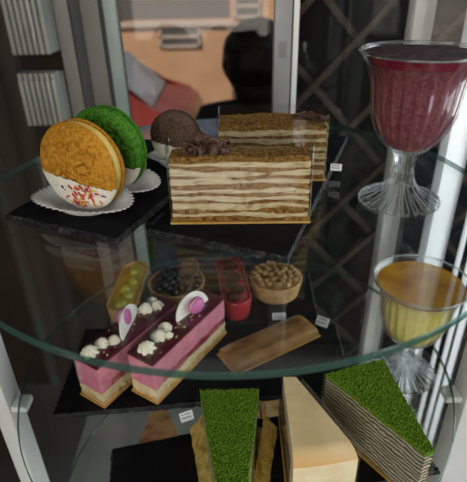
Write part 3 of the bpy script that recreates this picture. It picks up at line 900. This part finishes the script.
def add_band(m, axis, stops):
    # a toasted band across the cake's own length
    nt = m.node_tree; p = [n for n in nt.nodes if n.type == 'BSDF_PRINCIPLED'][0]
    src = p.inputs['Base Color'].links[0].from_socket
    tc = nt.nodes.new('ShaderNodeTexCoord'); s_ = nt.nodes.new('ShaderNodeSeparateXYZ'); lk(nt, tc.outputs['Object'], s_.inputs[0])
    mr = nt.nodes.new('ShaderNodeMapRange'); mr.inputs[1].default_value = stops[0]; mr.inputs[2].default_value = stops[1]
    lk(nt, s_.outputs[axis], mr.inputs[0])
    rp = nt.nodes.new('ShaderNodeValToRGB'); e = rp.color_ramp.elements
    e[0].position = 0; e[0].color = (1, 1, 1, 1); e[1].position = 1; e[1].color = (0, 0, 0, 1)
    lk(nt, mr.outputs[0], rp.inputs[0])
    mx = nt.nodes.new('ShaderNodeMix'); mx.data_type = 'RGBA'
    lk(nt, rp.outputs[0], mx.inputs[0]); lk(nt, src, mx.inputs[6]); mx.inputs[7].default_value = (.56, .33, .12, 1)
    lk(nt, mx.outputs[2], p.inputs['Base Color'])
add_band(M['cheese'], 'Y', (-.033, -.024))

def cheesecake():
    org = Vector((.054, -.125))
    t = thing('cheesecake_slice', 'plain cream cheesecake slice between the two green-topped slices', 'cake', (org.x, org.y, ZB + SL))
    L = lambda x, y: (x - org.x, y - org.y)
    wide = [L(.0390, -.160), L(.0855, -.1535)]; tip = [L(.0395, -.081), L(.0500, -.0815)]
    a, b, c, d = [Vector(p) for p in (*wide, *tip)]
    Hh = .050
    def fn(u, v, w):
        p2 = a.lerp(b, u).lerp(c.lerp(d, u), v)
        z = .0018 + (Hh - .0018) * w
        # the top rounds over towards the outer end
        if w > .5:
            k = max(0, 1 - v / .16); z -= .0075 * k ** 2.2 * (w - .5) / .5
        y = p2.y
        if v == 0: y -= .0006 * math.sin(w * PI)
        dish = -.0012 * math.sin(PI * min(1, max(0, u))) * (1 - v) if w == 1 else 0
        return Vector((p2.x, y, z + dish))
    bm = gridbox(24, 60, 12, fn, mi=lambda ax, s: 0 if ax == 'w' else 1)
    link('cheesecake_body', bm, [M['cheese'], M['cheese_face'], M['cheese_brown']], t)
    link('gold_card', wedge([L(.036, -.1595), L(.088, -.153)], [L(.037, -.078), L(.054, -.0785)], .0002, .0015, 4, 4, 1, 0), M['gold_card'], t, smooth=False)
    o = .0018
    film([L(.0385 - o, -.160), L(.039 - o, -.079), L(.0505 + o, -.0795), L(.086 + o, -.152)], .002, .0520, t)
    return t
cheesecake()

def crepe_cake():
    org = Vector((.111, -.108))
    t = thing('matcha_crepe_slice', 'matcha topped crepe cake slice with many thin layers, below the yellow dessert glass', 'cake', (org.x, org.y, ZB + SL))
    L = lambda x, y: (x - org.x, y - org.y)
    wide = [L(.0745, -.0825), L(.1255, -.0665)]; tip = [L(.1295, -.1585), L(.1360, -.1560)]
    link('gold_card', wedge([L(.0725, -.0845), L(.128, -.066)], [L(.1275, -.159), L(.139, -.1565)], .0002, .0015, 4, 4, 1, 0), M['gold_card'], t, smooth=False)
    link('crepe_layers', wedge(wide, tip, .0018, .0500, 40, 80, 24, .0007, 6), M['crepe'], t)
    link('matcha_topping', wedge(wide, tip, .0500, .0535, 110, 200, 3, .0010, 8, .0012), M['matcha'], t)
    o = .0015
    film([L(.1295 - o, -.1605 - o), L(.0735 - o, -.083 - o), L(.125, -.0655 + o), L(.1370 + o, -.158)], .002, .056, t)
    return t
crepe_cake()

def brown_wedge(loc, rotz, label, m, H=.04):
    t = thing('pastry_slice', label, 'cake', loc, rotz, 'dim slices on the lowest shelf')
    link('gold_card', wedge([(-.034, -.034), (.034, -.034)], [(-.004, .05), (.004, .05)], .0002, .0015, 4, 4, 1, 0), M['gold_card'], t, smooth=False)
    link('cake_body', wedge([(-.03, -.03), (.03, -.03)], [(-.003, .045), (.003, .045)], .0018, H * .8, 30, 40, 6, .0008, 3), M['biscuit'], t)
    link('cake_topping', wedge([(-.03, -.03), (.03, -.03)], [(-.003, .045), (.003, .045)], H * .8, H, 30, 40, 3, .0008, 3, .001), m, t)
    return t
brown_wedge((-.098, .045, ZC), math.radians(6), 'dim caramel brown pointed slice on the lowest shelf, left of the matcha wedge', M['caramel'])
brown_wedge((.055, .085, ZC + SL), math.radians(20), 'dim reddish brown slice on the lowest shelf, behind matcha wedge and cheesecake', M['nut'])

# ------------------------------------------------------------------ behind the case
def wine_rack():
    t = thing('wine_rack', 'dark wooden diamond lattice wine rack behind the right back door', 'rack', (.32, .60, 0))
    X0, X1, Z0, Z1 = -.205, .60, .02, 2.1
    b = bmesh.new()
    px, pz, c0x, c0z = .078, .085, .165 - .32, 1.148
    s = pz / px; wd = .0062
    def clip(sl, ic):
        # z = sl*x + ic inside the panel
        pts = []
        xa, xb = X0, X1
        za, zb = sl * xa + ic, sl * xb + ic
        if sl > 0:
            if za < Z0: xa = (Z0 - ic) / sl
            if zb > Z1: xb = (Z1 - ic) / sl
        else:
            if za > Z1: xa = (Z1 - ic) / sl
            if zb < Z0: xb = (Z0 - ic) / sl
        return (xa, xb) if xb - xa > .02 else None
    for sg in (1, -1):
        sl = sg * s
        for k in range(-30, 31):
            ic = c0z - sl * c0x + k * 2 * pz
            r = clip(sl, ic)
            if not r: continue
            xa, xb = r
            n = Vector((-sl, 1)).normalized() * wd
            y0 = 0 if sg > 0 else .0105
            def fn(u, v, w):
                x = xa + (xb - xa) * u; z = sl * x + ic
                return Vector((x + n.x * (v * 2 - 1), y0 + .01 * w, z + n.y * (v * 2 - 1)))
            gridbox(1, 1, 1, fn, b)
    link('lattice', b, M['wood'], t, smooth=False)
    b = bmesh.new()
    box(X0 - .02, X0, -.002, .09, 0, Z1 + .03, b); box(X1, X1 + .02, -.002, .09, 0, Z1 + .03, b); box(X0, X1, -.002, .09, Z1, Z1 + .03, b); box(X0, X1, -.002, .09, 0, Z0, b)
    link('frame', b, M['wood'], t, smooth=False)
    link('back_panel', box(X0, X1, .084, .09, Z0, Z1), M['wall_dark'], t, smooth=False)
wine_rack()

def bottle(loc):
    # lying with the neck to the front, in one cell of the rack
    t = thing('wine_bottle', 'dark wine bottle lying neck forward in the diamond wine rack', 'bottle', loc, 0, 'wine bottles in the diamond rack')
    pr = [(.0001, .055), (.03, .055), (.033, .052), (.033, -.02), (.028, -.04), (.015, -.056), (.012, -.062), (.012, -.095), (.0001, -.095)]
    b = lathe(pr, 32, cap=False)
    for v in b.verts: v.co = Vector((v.co.x, v.co.z, v.co.y))
    link('bottle_body', b, M['bottle'], t)
    b = lathe([(.0125, -.070), (.0128, -.0955), (.0118, -.097), (.0001, -.097)], 24, cap=False)
    for v in b.verts: v.co = Vector((v.co.x, v.co.z, v.co.y))
    link('capsule', b, M['cap'], t)

def radiator(loc, label, z1, z0, n=7, w=.072):
    t = thing('wall_mounted_radiator', label, 'radiator', loc, 0, 'white ribbed radiators on the brown partition')
    for k in range(n):
        x = -w / 2 + w * (k + .5) / n
        link('fin', box(x - w / n * .36, x + w / n * .36, -.025, .012, z0, z1 - .012, bev=.0015), M['radiator'], t)
    b = bmesh.new()
    for k in range(n):
        x = -w / 2 + w * (k + .5) / n
        box(x - w / n * .32, x + w / n * .32, -.022, .010, z1 - .0115, z1, b)
    link('top_grille', b, M['radiator'], t, smooth=False)
    link('back_plate', box(-w / 2, w / 2, .0125, .03, z0, z1 - .004), M['radiator'], t, smooth=False)
radiator((-.362, .60, 0), 'upper pale ribbed radiator on the brown partition beyond the case', 1.45, 1.222)
radiator((-.364, .60, 0), 'lower pale ribbed radiator on the brown partition behind the case', 1.188, 1.09)

def vertical_blind():
    t = thing('vertical_blind', 'white vertical blind slats beside the right side of the case', 'blind', (0, 0, 0))
    rng = random.Random(5)
    for (x0, x1, y) in ((.302, .330, .30), (.262, .312, .190), (.320, .334, .215), (.342, .358, .225), (.364, .388, .24), (.398, .43, .25), (.45, .49, .26), (.51, .56, .27)):
        def fn(u, v, w):
            return Vector((x0 + (x1 - x0) * u, y + .0015 * v - .004 * math.sin(PI * u) + .9 * (x1 - x0) * u, .30 + 1.75 * w))
        link('slat', gridbox(10, 1, 1, fn), M['blind'], t)
    link('head_rail', box(.25, .62, .19, .285, 2.05, 2.09), M['alu'], t, smooth=False)
vertical_blind()

def building():  # reflection in the back door, built as solid geometry beyond it
    t = thing('reflected_building', 'sunlit apricot plaster building with dark windows standing in for a reflection in back glass', 'building', (0, 7.0, -1.0))
    link('facade', box(-1.62, .03, 0, .5, 0, 1.52 + .12), M['facade'], t, smooth=False)
    link('facade', box(.031, 1.2, .25, .7, 0, 3.2), M['facade'], t, smooth=False)
    link('cornice', box(-1.66, .05, -.06, .02, 1.60, 1.66), M['facade_trim'], t, smooth=False)
    def win(x0, x1, z0, z1, y, rows):
        b = bmesh.new(); f = .035
        box(x0, x1, y - .04, y, z1 - f, z1, b); box(x0, x1, y - .04, y, z0, z0 + f, b)
        box(x0, x0 + f, y - .04, y, z0, z1, b); box(x1 - f, x1, y - .04, y, z0, z1, b)
        for r in range(1, rows):
            zz = z0 + (z1 - z0) * r / rows; box(x0, x1, y - .04, y, zz - .02, zz + .02, b)
        w = link('window', b, M['facade_trim'], t, smooth=False)
        link('pane', box(x0, x1, y - .02, y - .001, z0, z1), M['win_dark'], w, smooth=False)
    win(-.98, -.40, 1.32, 1.66 - .05, 0, 2)
    win(.08, .46, 1.66, 1.98, .25, 2)
    b = box(-6, -1.63, .2, .8, 0, 4)
    link('side_wall', b, M['facade_trim'], t, smooth=False)
building()

def car():  # belongs to the door's reflection, modelled solid beyond the glass
    t = thing('reflected_car', 'red parked car with pale windscreen, standing in for a reflection in the left back door', 'car', (-1.9, 5.3, -1.0))
    t.scale = (1.3, 1.0, 1.3)
    # side profile runs along x; body one lofted mesh
    prof = [(-1.6, .25), (-1.62, .55), (-1.5, .72), (-.95, .80), (-.6, 1.12), (.45, 1.14), (.80, .82), (1.12, .76), (1.22, .55), (1.2, .25)]
    b = bmesh.new()
    fr = [b.verts.new((x, -.75 + (.12 if z > .82 else 0), z)) for x, z in prof]; bk = [b.verts.new((x, .75 - (.12 if z > .82 else 0), z)) for x, z in prof]
    n = len(prof)
    for i in range(n): b.faces.new([fr[i], fr[(i + 1) % n], bk[(i + 1) % n], bk[i]])
    b.faces.new(fr); b.faces.new(bk)
    bmesh.ops.bevel(b, geom=b.edges[:], offset=.04, segments=2, affect='EDGES')
    link('car_body', b, M['car_red'], t)
    for x0, x1 in ((-.52, -.08), (.0, .55)):
        b = bmesh.new()
        def fn(u, v, w):
            x = x0 + (x1 - x0) * u
            return Vector((x + (.18 * (1 - w) * (u - .5)), -.735 + .10 * w - .02 * (1 - v), .80 + .26 * w))
        gridbox(2, 1, 2, fn, b); link('side_window', b, M['car_glass'], t)
    b = bmesh.new()
    def fn(u, v, w): return Vector((.50 + .33 * w + .012 * v, -.58 + 1.16 * u, 1.12 - .29 * w))
    gridbox(2, 1, 2, fn, b); link('windscreen', b, M['car_glass'], t)
    for x in (-1.0, .75):
        for y in (-.76, .60):
            bb = lathe([(.0001, 0), (.2, 0), (.28, .02), (.28, .14), (.2, .16), (.0001, .16)], 28, cap=False)
            for v in bb.verts: v.co = Vector((v.co.x + x, v.co.z + y, v.co.y + .28))
            link('wheel', bb, M['tyre'], t)
car()

def person():
    # reflected silhouette built solid: seated, back turned, on an added stool
    t = thing('person', 'person in dark clothes seated behind the case, standing in for a reflected silhouette', 'person', (.085, 1.16, .06), 0)
    me = bpy.data.meshes.new('body')
    V = [((0, 0, .50), .13), ((0, -.01, .62), .125), ((0, 0, .76), .14), ((0, .01, .86), .115), ((0, .02, .925), .05), ((0, .03, .965), .05),
         ((0, .03, 1.03), .075), ((0, .035, 1.075), .07),
         ((-.15, .01, .865), .06), ((-.21, .05, .72), .045), ((-.19, .2, .58), .038), ((-.15, .28, .56), .03), ((-.14, .34, .55), .022),
         ((.15, .01, .865), .06), ((.21, .05, .72), .045), ((.19, .2, .58), .038), ((.15, .28, .56), .03), ((.14, .34, .55), .022),
         ((-.09, .05, .49), .09), ((-.11, .40, .47), .06), ((-.11, .42, .10), .04), ((-.11, .52, .035), .032),
         ((.09, .05, .49), .09), ((.11, .40, .47), .06), ((.11, .42, .10), .04), ((.11, .52, .035), .032)]
    Eg = [(0, 1), (1, 2), (2, 3), (3, 4), (4, 5), (5, 6), (6, 7), (3, 8), (8, 9), (9, 10), (10, 11), (11, 12), (3, 13), (13, 14), (14, 15), (15, 16), (16, 17),
          (0, 18), (18, 19), (19, 20), (20, 21), (0, 22), (22, 23), (23, 24), (24, 25)]
    me.from_pydata([v for v, r in V], Eg, [])
    o = bpy.data.objects.new('body', me); COL.objects.link(o); o.parent = t
    me.materials.append(M['coat_dark'])
    md = o.modifiers.new('skin', 'SKIN'); md.use_smooth_shade = True
    for i, (v, r) in enumerate(V):
        s = me.skin_vertices[0].data[i]; s.radius = (r, r); s.use_root = i == 0
    o.modifiers.new('sub', 'SUBSURF').levels = 2; o.modifiers[-1].render_levels = 2
    b = bmesh.new()
    ball(b, (0, .012, 1.05), .112, .95, 1.0, 1.0, 4, .08, 60)
    ball(b, (0, -.03, .98), .07, 1.05, .7, 1.2, 3, .08, 60)
    link('hair', b, M['hair'], t)
    b = bmesh.new(); ball(b, (0, .10, 1.035), .07, .85, .55, 1.1, 3)
    ball(b, (0, .142, 1.03), .014, .8, 1, 1.2, 2)
    link('face', b, M['skin'], t)
    s = thing('stool', 'dark stool added under the figure standing in for a reflection', 'stool', (.085, 1.16, .06))
    link('seat', lathe([(.0001, .34), (.17, .34), (.18, .36), (.16, .385), (.0001, .385)], 40, cap=False), M['base_dark'], s)
    for k in range(4):
        a = PI / 4 + k * PI / 2
        def fn(u, v, w):
            q = .15 - .04 * w
            return Vector((q * math.cos(a) + .025 * (u - .5), q * math.sin(a) + .025 * (v - .5), .402 * w - .06))
        link('leg', gridbox(1, 1, 1, fn), M['base_dark'], s, smooth=False)
person()

# ------------------------------------------------------------------ light, sky, camera
w = bpy.data.worlds.new('World'); sc.world = w; w.use_nodes = True
nt = w.node_tree; bg = nt.nodes['Background']
sky = nt.nodes.new('ShaderNodeTexSky'); sky.sky_type = 'NISHITA'; sky.sun_disc = False; sky.sun_elevation = math.radians(48); sky.sun_rotation = math.radians(200)
nt.links.new(sky.outputs[0], bg.inputs[0]); bg.inputs[1].default_value = .10

def area(name, loc, target, sx, sy, power, col):
    l = bpy.data.lights.new(name, 'AREA'); l.shape = 'RECTANGLE'; l.size = sx; l.size_y = sy; l.energy = power; l.color = col
    o = bpy.data.objects.new(name, l); COL.objects.link(o); o.location = loc
    o.rotation_euler = (Vector(target) - Vector(loc)).to_track_quat('-Z', 'Y').to_euler()
    return o
area('window_daylight_right', (1.49, .2, 1.5), (0, .2, 1.4), 2.8, 1.7, 56, (.95, .98, 1.0))
area('front_fill_daylight', (-.6, -2.28, 1.6), (-.5, 0, 1.3), 1.7, 1.3, 40, (1.0, .95, .87))  # lamp added behind the camera, standing in for daylight from the front
l = bpy.data.lights.new('sun', 'SUN'); l.energy = 4.5; l.angle = math.radians(.6); l.color = (1, .87, .7)
o = bpy.data.objects.new('sun', l); COL.objects.link(o); o.location = (-3, -6, 8)
o.rotation_euler = Vector((.45, .75, -.85)).to_track_quat('-Z', 'Y').to_euler()

cd = bpy.data.cameras.new('camera'); cam = bpy.data.objects.new('camera', cd); COL.objects.link(cam)
F_PX = 486.0
cd.sensor_fit = 'VERTICAL'; cd.sensor_height = 24; cd.sensor_width = 24; cd.lens = F_PX / 482 * 24
R_ = Vector((.99976239, -.01086138, -.01889961)); U_ = Vector((.02179827, .49814962, .86681705)); B_ = R_.cross(U_)
mw = Matrix((R_, U_, B_)).transposed().to_4x4(); mw.translation = Vector((.000945, -.37277, 1.363191))
cam.matrix_world = mw
cd.clip_start = .01; cd.clip_end = 200
cd.dof.use_dof = True; cd.dof.focus_distance = .36; cd.dof.aperture_fstop = 5.6
cd.dof.aperture_fstop = 6.5
sc.camera = cam
sc.view_settings.view_transform = 'Standard'; sc.view_settings.look = 'None'; sc.view_settings.gamma = 1; sc.view_settings.exposure = 0
sc.view_settings.use_curve_mapping = False
sc.cycles.transparent_max_bounces = 40; sc.cycles.max_bounces = 14; sc.cycles.glossy_bounces = 6; sc.cycles.transmission_bounces = 10
sc.cycles.use_denoising = True
sc.cycles.sample_clamp_indirect = 4
